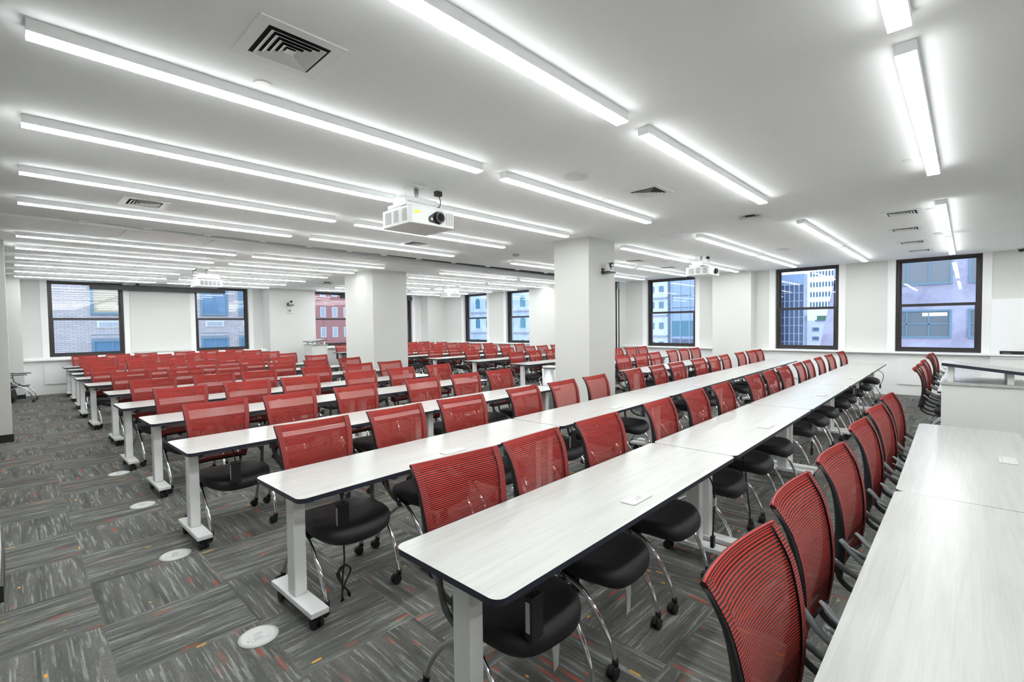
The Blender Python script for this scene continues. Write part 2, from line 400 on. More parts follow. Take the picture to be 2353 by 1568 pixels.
# ------------------------------------------------------------ chair
def bprof(v):   # backrest centre line in side view
    P = [(.365,.49), (.355,.60), (.358,.70), (.374,.80), (.405,.90), (.462,.99)]
    x = v*5; i = min(int(x), 4); f = x-i
    def cr(k):
        a = P[max(i-1,0)][k]; b = P[i][k]; c = P[i+1][k]; d = P[min(i+2,5)][k]
        return .5*((2*b)+(c-a)*f+(2*a-5*b+4*c-d)*f*f+(3*b-a-3*c+d)*f**3)
    return cr(0), cr(1)
def bpt(u, v, off=0, inset=0):
    y, z = bprof(v); hw = .212 + .050*v**.8
    return Vector((u*(hw-inset), y - .036*u*u*(.6+.4*v) + off, z + .012*u*u*v))
def make_chair():
    r = thing('rolling_chair', '', 'chair')
    # seat
    rings = []
    for sc, z in ((.66,.368),(.90,.376),(1.0,.41),(.995,.442),(.95,.458),(.80,.463),(.4,.457)):
        ring = []
        for k in range(40):
            a = 2*PI*k/40; c_, s_ = math.cos(a), math.sin(a); n_ = 3.3
            q = (abs(c_)**n_ + abs(s_)**n_)**(-1/n_)
            x = .252*q*c_*sc; y = .248*q*s_*sc - .005
            dz = -.035*max(0, (-y-.10)/.14)**2
            dz += .012*min(1, abs(x)/.22)**2 if sc > .3 else 0
            ring.append((x, y, z+dz))
        rings.append(ring)
    MB().loft(rings).build('seat', M['seat'], r)
    # under-seat frame
    f = MB()
    f.box(-.24, .24, -.02, .05, .372, .388).box(-.15, .15, -.15, .17, .366, .384)
    for sx in (-1, 1):
        f.tube(spline([(sx*.17,.10,.385),(sx*.17,.27,.395),(sx*.17,.355,.44),(sx*.17,.372,.51)], 4), .013, 8, up=(1,0,0))
        f.cyl((sx*.25,.04,.385), (1,0,0), .024, .03, 12)
    f.build('seat_frame', M['black'], r)
    # mesh backrest
    mb = MB(); nu, nv = 14, 20; g = []
    for j in range(nv+1):
        g.append([mb.bm.verts.new(bpt(-1+2*i/nu, j/nv)) for i in range(nu+1)])
    for j in range(nv):
        for i in range(nu):
            mb.face([g[j][i], g[j][i+1], g[j+1][i+1], g[j+1][i]], 0, True, [((i)/nu*.5, j/nv*.54), ((i+1)/nu*.5, j/nv*.54), ((i+1)/nu*.5, (j+1)/nv*.54), (i/nu*.5, (j+1)/nv*.54)])
    back = mb.build('backrest', M['mesh'], r)
    # top sleeve folded over the frame
    mb = MB(); R = []
    for i in range(nu+1):
        u = -1+2*i/nu
        p0 = bpt(u, .905); p1 = bpt(u, 1.0)
        d_ = (p1-p0).normalized(); nrm = Vector((0, d_.z, -d_.y))
        R.append([p0+nrm*.003, p1+nrm*.001, p1+d_*.006+nrm*.008, p1+nrm*.017, p0+nrm*.012])
    V = [[mb.bm.verts.new(p) for p in q] for q in R]
    vv = [.905*.54, .54, .545, .552, .60]
    for i in range(nu):
        for k in range(5):
            k2 = (k+1) % 5
            mb.face([V[i][k], V[i+1][k], V[i+1][k2], V[i][k2]], 0, True, [(0, vv[k]), (0, vv[k]), (0, vv[k2]), (0, vv[k2])])
    mb.face(V[0], 0); mb.face(V[-1][::-1], 0)
    for sx in (-1, 1):
        prev = None
        for j in range(nv+1):
            v = j/nv
            a = mb.bm.verts.new(bpt(sx, v)+Vector((sx*.001,-.0035,0))); b = mb.bm.verts.new(bpt(sx, v, 0, .034)+Vector((0,-.002,0))); c = mb.bm.verts.new(bpt(sx, v)+Vector((sx*.004,.008,0)))
            if prev:
                w0, w1 = (j-1)/nv*.54, v*.54
                mb.face([prev[0], prev[1], b, a], 0, True, [(0,w0),(0,w0),(0,w1),(0,w1)])
            prev = (a, b, c)
    mb.build('top_sleeve', M['sleeve'], back)
    # black frame: blade shaped sides + lower rail
    mb = MB()
    for sx in (-1, 1):
        rings = []
        for j in range(13):
            v = j/12*.955; p = bpt(sx, v); w_ = .05*(1-v)**1.4 + .012; o = .004
            pin = bpt(sx, v, 0, .030)
            rings.append([p+Vector((sx*o,-.001,0)), p+Vector((sx*o, w_, 0)), pin+Vector((0, w_*.8+.006, 0)), pin+Vector((0, .006, 0))])
        mb.loft(rings, 0, True)
    rings = []
    for i in range(9):
        u = -1+2*i/8; p = bpt(u, 0); rings.append([p+Vector((0,-.004,-.012)), p+Vector((0,.026,-.012)), p+Vector((0,.026,.028)), p+Vector((0,.004,.028))])
    mb.loft(rings, 0, True)
    mb.build('back_frame', M['black'], r)
    # arm rests
    for sx in (-1, 1):
        pts = spline([(sx*.262,.285,.715),(sx*.287,.21,.672),(sx*.292,.10,.652),(sx*.292,0,.652),(sx*.284,-.10,.655),(sx*.27,-.16,.65)], 5)
        n_ = len(pts); rs = [.009+.023*min(1, i/8)*min(1, (n_-1-i)/3+.55) for i in range(n_)]
        a = MB().tube(pts, .02, 10, 0, rs, .42, up=(0,0,1))
        ao = a.build('armrest', M['arm'], r)
        b = MB().tube(spline([(sx*.288,.16,.655),(sx*.286,.155,.56),(sx*.276,.135,.46),(sx*.262,.08,.405),(sx*.252,.03,.388)], 5), .015, 8, 0, None, .8, up=(0,1,0))
        b.tube(spline([(sx*.240,.345,.66),(sx*.268,.27,.60),(sx*.283,.15,.545)], 4), .012, 8)
        b.build('arm_post', M['arm'], ao)
    # legs and casters
    for sx in (-1, 1):
        for fr in (1, 0):
            if fr: pts = [(sx*.248,.06,.40),(sx*.252,-.06,.365),(sx*.250,-.15,.275),(sx*.244,-.215,.16),(sx*.240,-.245,.062)]
            else: pts = [(sx*.236,.0,.372),(sx*.248,.09,.335),(sx*.262,.20,.24),(sx*.272,.272,.14),(sx*.275,.30,.062)]
            lg = MB().tube(spline(pts, 6), .0125, 12, up=(1,0,0)).build('leg', M['chrome'] if fr else M['steel'], r)
            px, py = pts[-1][0], pts[-1][1]
            c = MB(); cx = px - .022
            for o in (-.014, .014): c.cyl((cx, py+o, .0275), (0,1,0), .027, .017, 16)
            c.cyl((px, py, .064), (0,0,1), .016, .034, 12)
            hood = [[(cx + rr*math.cos(a), py+o, .030 + rr*math.sin(a)) for a, rr in [(math.radians(q), .031) for q in range(10, 171, 20)] + [(math.radians(165), .018), (math.radians(20), .018)]] for o in (-.008, .008)]
            c.loft(hood, 0, False)
            c.build('caster', M['rubber'], lg)
    return r
CH = make_chair(); register(CH); CH_used = [False]
def chair(x, y, rz, label, group):
    if not CH_used[0]: c = CH; CH_used[0] = True
    else: c = copy_tree(CH)
    c['label'] = label; c['group'] = group; c['category'] = 'chair'
    c.location = (x, y, 0); c.rotation_euler = (0, 0, math.radians(rz)); return c
def front(r, x):
    A = {0:(.27-.61,0), 1:(1.095,.010), 2:(2.52,.028), 3:(4.09,.026), 4:(5.66,.024), 5:(7.06,.024), 6:(8.72,.026), 7:(10.42,.022), 8:(12.0,.018), 9:(13.42,.016), 10:(14.9,.014), 11:(16.15,.010)}[r]
    return A[0] + A[1]*x
rowname = {1:'front row', 2:'second row', 3:'third row', 4:'fourth row', 5:'fifth row', 6:'sixth row', 7:'seventh row', 8:'eighth row', 9:'ninth row', 10:'tenth row', 11:'last row'}
r1 = [(1.49,-5),(2.13,3),(2.81,0),(3.74,3),(4.46,2),(5.17,1),(6.22,-1),(6.9,0),(7.6,-2),(8.5,2),(9.13,2),(9.97,1),(10.9,-2),(12.15,-3)]
r2 = [(1.44,0),(2.14,3),(2.80,-3),(3.72,5),(4.40,3),(5.10,3),(6.10,4),(6.87,3),(7.55,-1),(8.49,-2),(9.22,0),(9.90,3),(10.87,0),(11.65,-4),(12.3,2)]
for i, (x, a) in enumerate(r1): chair(x, front(1,x)+.315, a, 'red mesh rolling chair, %s from the left end of the long front row' % ORD[i], 'chairs along the front row')
for i, (x, a) in enumerate(r2): chair(x, front(2,x)+.325 , a, 'red mesh rolling chair, %s from the left end of the long second row' % ORD[i], 'chairs along the second row')
LB = {3:[(1.26,1),(1.93,3),(2.65,3),(3.56,2),(4.28,2),(4.95,2)], 4:[(1.31,0),(1.98,-4),(2.68,2),(3.56,1),(4.31,6),(5.05,3)],
 5:[(1.3,2),(1.97,-5),(2.64,4),(3.55,5),(4.27,-4),(4.98,4)], 6:[(1.31,4),(2.02,2),(2.72,2),(3.61,4),(4.3,5),(5.03,4)], 7:[(1.22,5),(1.93,-3),(2.64,-2),(3.62,4),(4.3,5),(5.0,-4)],
 8:[(1.2,-3),(1.9,-3),(2.66,4),(3.56,-3),(4.26,1),(4.98,5)], 9:[(1.33,-5),(2.05,-4),(2.72,-2),(3.62,-3),(4.35,-4),(5.05,4)], 10:[(1.33,-5),(2.04,-4),(2.75,2),(3.62,4),(4.34,3),(5.06,4)], 11:[(1.29,-4),(1.98,-4),(2.66,5),(3.52,-5),(4.22,4),(4.93,4)]}
RBdef = [8.56, 9.3, 10.0, 11.0, 11.68, 12.36]
for r in range(3, 12):
    for i, (x, a) in enumerate(LB[r]):
        chair(x, front(r,x)+(.36 if r < 9 else .34), a, 'red mesh chair, %s from left in the left block, %s' % (ORD[i], rowname[r]), 'chairs in the left block of rows')
    for i, x in enumerate(RBdef):
        xx = x + random.uniform(-.05, .05); 
        chair(xx, front(r,xx)+(.36 if r < 9 else .34), random.uniform(-5, 5), 'red mesh chair, %s from aisle, right block behind pillars, %s' % (ORD[i], rowname[r]), 'chairs in the right block of rows')
for i, (x, y, a) in enumerate([(1.42,.03,-2),(2.10,.06,0),(2.79,.05,-2),(3.68,.06,-1),(4.40,.06,-3),(5.18,.06,-2)]):
    chair(x, y, a, 'red ribbed mesh chair with grey arms at the right corner table, %s from the camera' % ORD[i], 'chairs at the right corner tables')
for i, (x, a) in enumerate([(8.54,2),(9.28,-2),(10.1,0),(11.42,2),(12.25,-3)]):
    chair(x, .07, a, 'red mesh armchair in the line behind the lectern, %s from the lectern' % ORD[i], 'chairs in the line behind the lectern')
ch_side = chair(.10, 16.05, 82, 'chair turned sideways behind the left column near the far wall', 'chairs by the left column')

for o in ch_side.children:
    if o.name.startswith('seat') and not o.name.startswith('seat_frame'):   # this seat is flipped up
        Rm = Matrix.Rotation(math.radians(78), 4, 'X'); pv = Vector((0,.19,.43)); Tm = Matrix.Translation(pv) @ Rm @ Matrix.Translation(-pv)
        o.matrix_local = Tm
# ------------------------------------------------------------ tables
TH = .737
def make_table(L_=2.3):
    r = thing('training_table', '', 'table')
    pts = rrect(0, L_, 0, .61, .045)
    MB().prism(pts, TH-.026, TH, 0, 1).build('tabletop', [M['lam'], M['edge']], r, bevel=0)
    MB().box(.15, L_-.15, .27, .32, TH-.10, TH-.027).box(.3, L_-.3, .20, .27, TH-.045, TH-.027).build('beam', M['steel'], r)
    for e in (0, 1):
        x0 = .05 if e == 0 else L_-.12
        lg = MB().box(x0, x0+.07, .20, .295, .115, TH-.027).box(x0+(.07 if e == 0 else -.05), x0+(.12 if e == 0 else 0), .24, .33, TH-.11, TH-.028)
        lg = lg.build('leg', M['white'], r, bevel=.006)
        MB().prism([(x0-.015, -.03), (x0+.085, -.03), (x0+.085, .50), (x0-.015, .50)], .083, .114).build('foot', M['white'], lg, bevel=.004)
        for cy in (.02, .44):
            c = MB(); cx = x0+.035
            for o in (-.018, .018): c.cyl((cx+o, cy, .030), (1,0,0), .030, .020, 16)
            c.cyl((cx, cy, .07), (0,0,1), .016, .026, 12); c.box(cx-.010, cx+.010, cy-.02, cy+.02, .03, .066)
            c.build('caster', M['rubber'], lg)
    return r
TB = make_table(); register(TB); tb_used = [False]
def table(x, r, L_, label, group, rz=None):
    if not tb_used[0]: c = TB; tb_used[0] = True
    else: c = copy_tree(TB)
    y0 = front(r, x); y1 = front(r, x+L_)
    c['label'] = label; c['group'] = group; c['category'] = 'table'
    c.location = (x, y0, 0); c.rotation_euler = (0,0,math.atan2(y1-y0, L_) if rz is None else rz); c.scale = (L_/2.3, 1, 1)
    return c
boxes = []
for r in (1, 2):
    xs = [(1.075,2.295),(3.376,2.31),(5.692,2.36),(8.058,2.33),(10.394,2.33)]
    if r == 2: xs[0] = (1.02, 2.35)
    for i, (x, L_) in enumerate(xs):
        table(x, r, L_, 'pale wood-look white table, %s from the left end of the long %s' % (ORD[i], rowname[r]), 'tables of the long rows')
        boxes.append((x+L_/2, front(r,x+L_/2)+.12, r, 'the %s table from left, long %s' % (ORD[i], rowname[r])))
for r in range(3, 12):
    for b, x0 in ((0, {3:.86,4:.90,5:.855,6:.925,7:.84,8:.82,9:.86,10:.88,11:.87}[r]), (1, 8.13)):
        for i in range(2):
            where = ('left block, %s half' % ('left', 'right')[i]) if b == 0 else ('right block, %s half' % ('left', 'right')[i])
            x = x0 + i*2.302
            table(x, r, 2.3, 'white training table in the %s, %s' % (rowname[r], where), 'tables of the %s block' % ('left', 'right')[b])
            if r < 7: boxes.append((x+1.15, front(r,x+1.15)+.12, r, '%s, %s' % (rowname[r], where)))
for i, (x, L_, rz) in enumerate([(-1.4,2.33,0),(.945,2.31,0),(3.262,2.27,.012)]):
    table(x, 0, L_, 'pale wood-look table at the right corner of the picture, %s from the lectern' % ORD[2-i], 'tables of the right corner row', rz)
    if i: boxes.append((x+L_/2, -.2, 0, 'right corner table, %s from the lectern' % ORD[2-i]))
table(8.13, 0, 2.3, 'white table behind the lectern, nearer half of its row', 'tables behind the lectern')
table(10.44, 0, 2.3, 'white table behind the lectern, half nearer the windows', 'tables behind the lectern')
# flush power covers
pr_ = MB().prism(rrect(-.1,.1,-.042,.042,.014), 0, .004).build('power_cover', M['cover'], bevel=.001)
MB().prism(rrect(-.088,.088,-.036,.024,.006), .0041, .0048).build('lid', M['cover'], pr_)
MB().box(-.085,.085,.026,.0275,.0041,.0045).build('hinge_line', M['ink'], pr_)
register(pr_)
for i, (x, y, r, w_) in enumerate(boxes):
    c = pr_ if i == 0 else copy_tree(pr_)
    tag(c, 'white power cover on %s' % w_, 'power outlet', 'flush power covers on the tabletops')
    c.location = (x, y, TH+.0003)
# lettering on the first one
cu = bpy.data.curves.new('lettering', 'FONT'); cu.body = 'JAY'; cu.size = .042; cu.align_x = 'CENTER'; cu.align_y = 'CENTER'; cu.extrude = .0002
lo = bpy.data.objects.new('lettering_curve', cu); COL.objects.link(lo); bpy.context.view_layer.update()
me = bpy.data.meshes.new_from_object(lo.evaluated_get(bpy.context.evaluated_depsgraph_get())); bpy.data.objects.remove(lo)
me.name = 'lettering'; me.materials.clear(); me.materials.append(M['ink'])
lo = bpy.data.objects.new('lettering', me); COL.objects.link(lo); lo.parent = pr_; lo.location = (0, -.006, .005); lo.rotation_euler = (0,0,PI)

# ------------------------------------------------------------ power bricks and cords under tables
def brick_unit(x, y, ztop, label, tail):
    r = thing('power_supply', label, 'power supply', (x, y, ztop), 0, 'black power supplies hanging under the tables')
    MB().box(-.035, .035, -.02, .02, -.20, -.03).build('case', M['black'], r, bevel=.004)
    MB().box(-.0355, -.0352, -.010, .012, -.17, -.05).build('sticker', M['label'], r)
    MB().tube(spline([(.005,0,-.03),(.0,.01,.0),(.0,.05,.05),(.0,.10,.075)], 4), .0045, 8).build('cable', M['rubber'], r)
    if tail:
        q = [(0,0,-.20),(.004,0,-.30),(.0,0,-.42)]
        for k in range(4):
            q += [(-.045+.01*k,.01*k,-.45),(-.01,.0,-.53),(.035,.008*k,-.60),(.02,0,-.645),(-.015,.0,-.60),(.012,.01,-.53),(.045,0,-.455),(.01,.004*k,-.42)]
        q += [(-.01,0,-.52),(-.02,-.01,-.62)]
        MB().tube(spline(q, 5), .0052, 7).build('coiled_cord', M['rubber'], r)
        MB().cyl((0,0,-.215),(0,0,1),.008,.03,10).build('strain_relief', M['rubber'], r)
        MB().box(-.034,-.006,-.022,.002,-.655,-.62).build('plug', M['black'], r, bevel=.003)
    return r
brick_unit(1.345, 2.72, .62, 'black power supply with coiled cord hanging from the first table of the second row', True)
brick_unit(1.36, 1.20, .64, 'black power supply hanging from the first table of the front row', False)
brick_unit(1.20, 4.22, .62, 'black power supply hanging from the first table of the third row', False)
brick_unit(9.45, 1.32, .62, 'black power supply hanging under the fourth table of the front row', False)
brick_unit(3.75, 2.78, .62, 'black power supply hanging under the second table of the second row', False)
def cord(pts, plug, tie, label):
    r = thing('charging_lead', label, 'cord', pts[0], 0, 'black cords hanging from the front row')
    P = [tuple(Vector(p)-Vector(pts[0])) for p in pts]
    MB().tube(spline(P, 6), .0055, 8).build('cable', M['rubber'], r)
    e = Vector(P[-1])
    MB().box(e.x-.018, e.x+.018, e.y-.012, e.y+.012, e.z-.075, e.z+.004).build('plug', M['black'], r, bevel=.004)
    if tie:
        m_ = Vector(P[len(P)//2]); MB().box(m_.x-.011, m_.x+.011, m_.y-.010, m_.y+.010, m_.z-.025, m_.z+.025).build('tie', M['label'], r)
cord([(3.24,1.33,.70),(3.27,1.25,.56),(3.29,1.24,.42),(3.28,1.24,.33),(3.26,1.24,.19)], 1, True, 'black cord with white tie by the first leg pair of the front row')
cord([(3.80,1.24,.70),(3.84,1.22,.55),(3.90,1.22,.35),(3.95,1.22,.20),(3.98,1.22,.10)], 1, False, 'long straight black cord hanging under the second front row table')
cord([(6.05,1.3,.70),(6.1,1.25,.5),(6.16,1.25,.33),(6.18,1.25,.22)], 1, True, 'black cord with white tie hanging under the third front row table')
cord([(9.9,1.35,.70),(9.92,1.28,.58),(9.94,1.28,.46)], 1, True, 'short black cord hanging under the fourth front row table')
cord([(11.9,1.36,.70),(12.0,1.22,.60),(11.9,1.2,.48),(11.5,1.2,.42)], 1, False, 'thin looped cord at the window end of the front row')
# care tags below seats
for x, y, n_ in ((1.56,1.26,'first'),(2.13,1.24,'second')):
    tg = MB(); z0 = .37
    pts = [(x-.03,y,z0),(x+.03,y,z0),(x+.028,y-.006,z0-.10),(x+.02,y-.004,z0-.19),(x-.005,y,z0-.21),(x-.024,y-.01,z0-.10)]
    a = [tg.bm.verts.new(p) for p in pts]; b = [tg.bm.verts.new(Vector(p)+Vector((0,.0012,0))) for p in pts]
    tg.face(a); tg.face(b[::-1])
    for i in range(6): tg.face([a[i], a[(i+1)%6], b[(i+1)%6], b[i]])
    tag(tg.build('care_tag', M['label']), 'white printed care tag hanging under the %s front row chair seat' % n_, 'tag')

# ------------------------------------------------------------ floor outlets
fo = None
for i, (x, y, n_) in enumerate([(.86,2.725,'nearest the camera, left of the second row leg'),(.775,4.17,'beside the third row leg'),(.80,5.60,'beside the fourth row leg'),(.80,7.05,'beside the fifth row leg')]):
    lab = 'round white floor outlet cover ' + n_
    if fo is None:
        fo = thing('floor_outlet', lab, 'floor outlet', (x, y, 0), 0, 'round floor outlets along the aisle')
        rings = [[(rr*math.cos(2*PI*k/40), rr*math.sin(2*PI*k/40), z) for k in range(40)] for rr, z in ((.098,.0005),(.098,.004),(.080,.008),(.0,.008))]
        MB().loft(rings[:3]).build('cover', M['wplastic'], fo)
        MB().prism(rrect(-.045,.045,-.042,.030,.004), .0081, .0093).build('flap', M['wplastic'], fo)
        MB().box(-.030,.012,-.034,-.014,.0094,.0099).build('socket', M['steel'], fo)
        MB().box(-.020,.022,.004,.024,.0094,.0099).build('socket', M['steel'], fo)
        MB().cyl((-.058,-.02,.0085),(0,0,1),.003,.0012,10).build('screw', M['dark'], fo)
        register(fo)
    else:
        c = copy_tree(fo); c['label'] = lab; c.location = (x, y, 0)

# ------------------------------------------------------------ ceiling fittings
def vent(x, y, s, label, first=[None]):
    if first[0] is None:
        r = thing('ceiling_vent', label, 'air vent', (x, y, CEIL), 0, 'square ceiling air diffusers')
        f = MB()
        for a in ((-.2,.2,-.2,-.145),(-.2,.2,.145,.2),(-.2,-.145,-.145,.145),(.145,.2,-.145,.145)): f.box(a[0],a[1],a[2],a[3],-.006,-.0004)
        f.build('frame', M['white'], r)
        MB().box(-.145,.145,-.145,.145,-.0015,-.0004).build('backing', M['dark'], r)
        for q in (.128,.100,.072,.044):
            g = MB(); o = q; i_ = q-.020
            for k in range(4):
                Rz = Matrix.Rotation(k*PI/2, 3, 'Z')
                P = [(-o,-o,-.014),(o,-o,-.014),(i_,-i_,-.003),(-i_,-i_,-.003)]
                va = [g.bm.verts.new(Rz @ Vector(p)) for p in P]; vb = [g.bm.verts.new(Rz @ Vector(p) + Vector((0,0,.0012))) for p in P]
                g.face(va); g.face(vb[::-1])
                for e in range(4): g.face([va[e], va[(e+1)%4], vb[(e+1)%4], vb[e]])
            g.build('louver', M['white'], r)
        MB().box(-.022,.022,-.022,.022,-.014,-.012).build('centre_plate', M['white'], r)
        register(r); first[0] = r; c = r
    else:
        c = copy_tree(first[0]); c['label'] = label; c.location = (x, y, CEIL)
    c.scale = (s, s, 1); return c
vent(.985, 2.42, 1.0, 'large square white air diffuser in ceiling at upper left, nearest the camera')
for x, y, s, l in ((4.6,2.41,.95,'square air diffuser right of the round speaker over the front rows'),(1.03,6.42,1.0,'square air diffuser near the left ends of the ceiling lights'),(4.63,6.58,1.0,'square air diffuser behind the main projector'),
  (7.87,.62,1.0,'air diffuser nearest the camera in the line by the right lights'),(9.28,.69,1.0,'second air diffuser in the line by the right lights'),(10.93,.72,1.0,'third air diffuser in the line by the right lights'),(12.34,.70,1.0,'air diffuser of the right line nearest the windows'),
  (9.39,5.25,1.0,'air diffuser just right of the front column top'),(11.11,5.33,1.0,'air diffuser left of the projector by the windows')):
    vent(x, y, s, l)
def disc(name, x, y, r, h, label, cat, m='trim', m2=None):
    o = MB().cyl((0,0,-h/2-.0004),(0,0,1),r,h,40,smooth=False).build(name, M[m]); o.location = (x, y, CEIL); tag(o, label, cat)
    if m2: MB().cyl((0,0,-h-.0014),(0,0,1),r*.86,.001,40,smooth=False).build('grille', M[m2], o)
    return o
M['spk'] = mat('speaker_grille', (.72,.74,.72), .8)
disc('ceiling_speaker', 3.64, 2.63, .13, .006, 'round flush ceiling speaker above the front rows', 'speaker', 'trim', 'spk')
disc('ceiling_speaker', 10.0, 2.51, .13, .006, 'round flush ceiling speaker between the window-side lights', 'speaker', 'trim', 'spk')
disc('ceiling_speaker', 9.9, 4.85, .13, .006, 'round flush ceiling speaker beside the front column', 'speaker', 'trim', 'spk')
for x, y, l in ((1.01,2.86,'below the large upper left air diffuser'),(1.53,4.81,'between the third and fourth light rows, left'),(1.06,6.14,'beside the left end air diffuser'),(4.54,2.88,'left of the second air diffuser'),(5.33,.38,'beside the second right-hand light'),(7.83,.35,'beside the third right-hand light'),(10.11,.36,'beside the fourth right-hand light'),(1.07,9.05,'on the far side of the ceiling track, left'),(7.75,3.38,'above the projector by the windows'),(12.0,3.4,'near the second window from the right')):
    disc('sprinkler_cap', x, y, .045, .006, 'small round white sprinkler cap ' + l, 'sprinkler cap')
o = MB().box(-.22,.22,-.2,.2,-.004,-.0004).build('ceiling_hatch', M['trim'], loc=(7.22,3.3,CEIL)); tag(o, 'flat pale access hatch in ceiling right of the front column', 'hatch')
r = thing('smoke_detector', 'round smoke detector on ceiling left of the front column', 'smoke detector', (6.71,6.27,CEIL))
MB().cyl((0,0,-.01),(0,0,1),.075,.019,32).build('base', M['wplastic'], r); MB().cyl((0,0,-.032),(0,0,1),.05,.024,32,r2=.062).build('sensor', M['steel'], r)
for x, y, l in ((6.61,2.04,'over the front rows right of centre'),(6.62,14.0,'in front of the far brick-view window')):
    r = thing('wireless_access_point', 'white ceiling wireless access point on black bracket ' + l, 'access point', (x, y, CEIL), .2)
    MB().box(-.08,.08,-.05,.05,-.028,-.0005).build('bracket', M['black'], r)
    MB().prism(rrect(-.115,.115,-.115,.115,.03), -.062, -.029).build('housing', M['wplastic'], r, bevel=.008)
for i, x in enumerate((.66,1.30,2.0,2.75,3.48,4.2,4.9,5.7,6.6,7.6,8.6,9.7,10.8,11.9)):
    o = MB().box(-.045,.045,-.01,.07,-.012,.02).box(-.035,-.02,-.03,-.01,-.006,.0).box(.02,.035,-.03,-.01,-.006,.0).build('track_bracket', M['white'], loc=(x, 7.965, CEIL))
    tag(o, 'small white bracket on ceiling slot edge, %s from the left' % ORD[i], 'bracket', 'brackets along the ceiling slot')
# dome camera
r = thing('dome_camera', 'small dome camera on ceiling above the whiteboard at the right edge', 'camera', (13.5,-.74,CEIL))
MB().cyl((0,0,-.012),(0,0,1),.065,.023,28).build('base', M['wplastic'], r); MB().cyl((0,.0,-.045),(.3,-.2,-1),.05,.04,24,r2=.035).build('lens_ball', M['black'], r)

# ------------------------------------------------------------ projectors
def make_projector():
    r = thing('projector', '', 'projector')    # origin at the bottom near-left corner; lens looks to -Y
    W_, D_, H_ = .52, .48, .165
    MB().prism([(0,.02),(.02,0),(W_-.02,0),(W_,.02),(W_,D_-.02),(W_-.02,D_),(.02,D_),(0,D_-.02)], 0, H_).build('body', M['wplastic'], r, bevel=.006)
    for k, (a, b) in enumerate(((.05,.13),(.19,.27),(.31,.42))):       # side vents
        g = MB()
        for i in range(12): g.box(-.0012,.0005, a, b, .030+i*.0095, .034+i*.0095)
        g.build('side_vent', M['ventgrey'], r)
        g = MB()
        for i in range(12): g.box(W_-.0005,W_+.0012, a, b, .030+i*.0095, .034+i*.0095)
        g.build('side_vent', M['ventgrey'], r)
    g = MB()
    for j in range(3):
        for i in range(12): g.box(.405+j*.034,.430+j*.034,-.0012,.0005,.030+i*.0095,.034+i*.0095)
    g.build('front_vent', M['ventgrey'], r)
    g = MB()
    for j in range(5): g.box(.05+j*.08, .115+j*.08, D_-.0005, D_+.0012, .035, .13)
    g.build('rear_panel', M['ink'], r)
    l = MB().prism([(.20,.045),(.215,.03),(.33,.02),(.37,.05),(.38,.085),(.365,.125),(.325,.145),(.29,.14),(.205,.08)], 0, .0015, M=Matrix(((1,0,0,0),(0,0,-1,0),(0,1,0,0),(0,0,0,1)))).build('lens_recess', M['black'], r)
    b = MB().cyl((.325,-.014,.085),(0,1,0),.052,.03,32).build('lens', M['black'], r)
    MB().cyl((.325,-.0305,.085),(0,1,0),.036,.003,32).build('lens_glass', M['lensglass'], b)
    MB().cyl((.24,-.003,.062),(0,1,0),.011,.003,16).build('button', M['steel'], r)
    MB().box(.045,.105,-.0012,.0,.095,.118).build('sticker', M['yellow'], r)
    MB().box(.03,.49,.12,.42,H_+.022,H_+.052).build('mount_plate', M['white'], r, bevel=.003)
    MB().box(.04,.07,.2,.34,H_,H_+.022).box(.44,.47,.2,.34,H_,H_+.022).box(.2,.24,.13,.16,H_,H_+.022).build('mount_feet', M['white'], r)
    MB().box(.06,.44,.17,.37,H_+.052,H_+.125).build('equipment_box', M['white'], r, bevel=.003)
    MB().box(.09,.43,.168,.170,H_+.058,H_+.085).build('box_slot', M['steel'], r)
    zc = CEIL-2.6
    MB().cyl((.26,.27,(H_+.125+zc-.012)/2),(0,0,1),.022,zc-.012-H_-.125,18).build('pole', M['steel'], r)
    MB().box(.17,.35,.18,.36,zc-.012,zc-.0005).build('ceiling_plate', M['white'], r, bevel=.003)
    MB().box(.46,.53,.20,.25,zc-.05,zc-.001).build('socket_box', M['black'], r, bevel=.004)
    MB().tube(spline([(.50,.22,zc-.05),(.52,.22,zc-.10),(.50,.22,zc-.16),(.44,.24,H_+.10)], 5), .004, 8).build('cable', M['rubber'], r)
    return r
PJ = make_projector(); register(PJ)
for i, (x, y, a, l) in enumerate([(2.53,3.67,0,'white ceiling projector with black lens and yellow sticker, nearest the camera'),(9.45,3.66,0,'white ceiling projector in front of the window-side wall'),(3.35,12.75,PI,'white ceiling projector hanging before the dark screen case at far left'),(10.4,12.75,PI,'white ceiling projector at the far right, between the two columns')]):
    c = PJ if i == 0 else copy_tree(PJ)
    c['label'] = l; c['category'] = 'projector'; c['group'] = 'ceiling projectors'; c.location = (x, y, 2.6); c.rotation_euler = (0,0,a)

# screen housings
o = MB().box(1.53,4.85,17.52,17.66,2.80,2.95).build('screen_housing', M['black'], bevel=.006); tag(o, 'long black projection screen case under ceiling across the far left windows', 'screen case')
MB().box(2.55,2.62,17.56,17.62,2.95,CEIL-.001).build('hanger', M['black'], o); MB().box(4.3,4.37,17.56,17.62,2.95,CEIL-.001).build('hanger', M['black'], o)
o = MB().box(8.85,12.1,17.52,17.66,2.78,2.95).build('screen_housing', M['black'], bevel=.006); tag(o, 'black projection screen case partly hidden behind the middle column', 'screen case')
MB().box(9.2,9.27,17.56,17.62,2.95,CEIL-.001).build('hanger', M['black'], o); MB().box(11.6,11.67,17.56,17.62,2.95,CEIL-.001).build('hanger', M['black'], o)

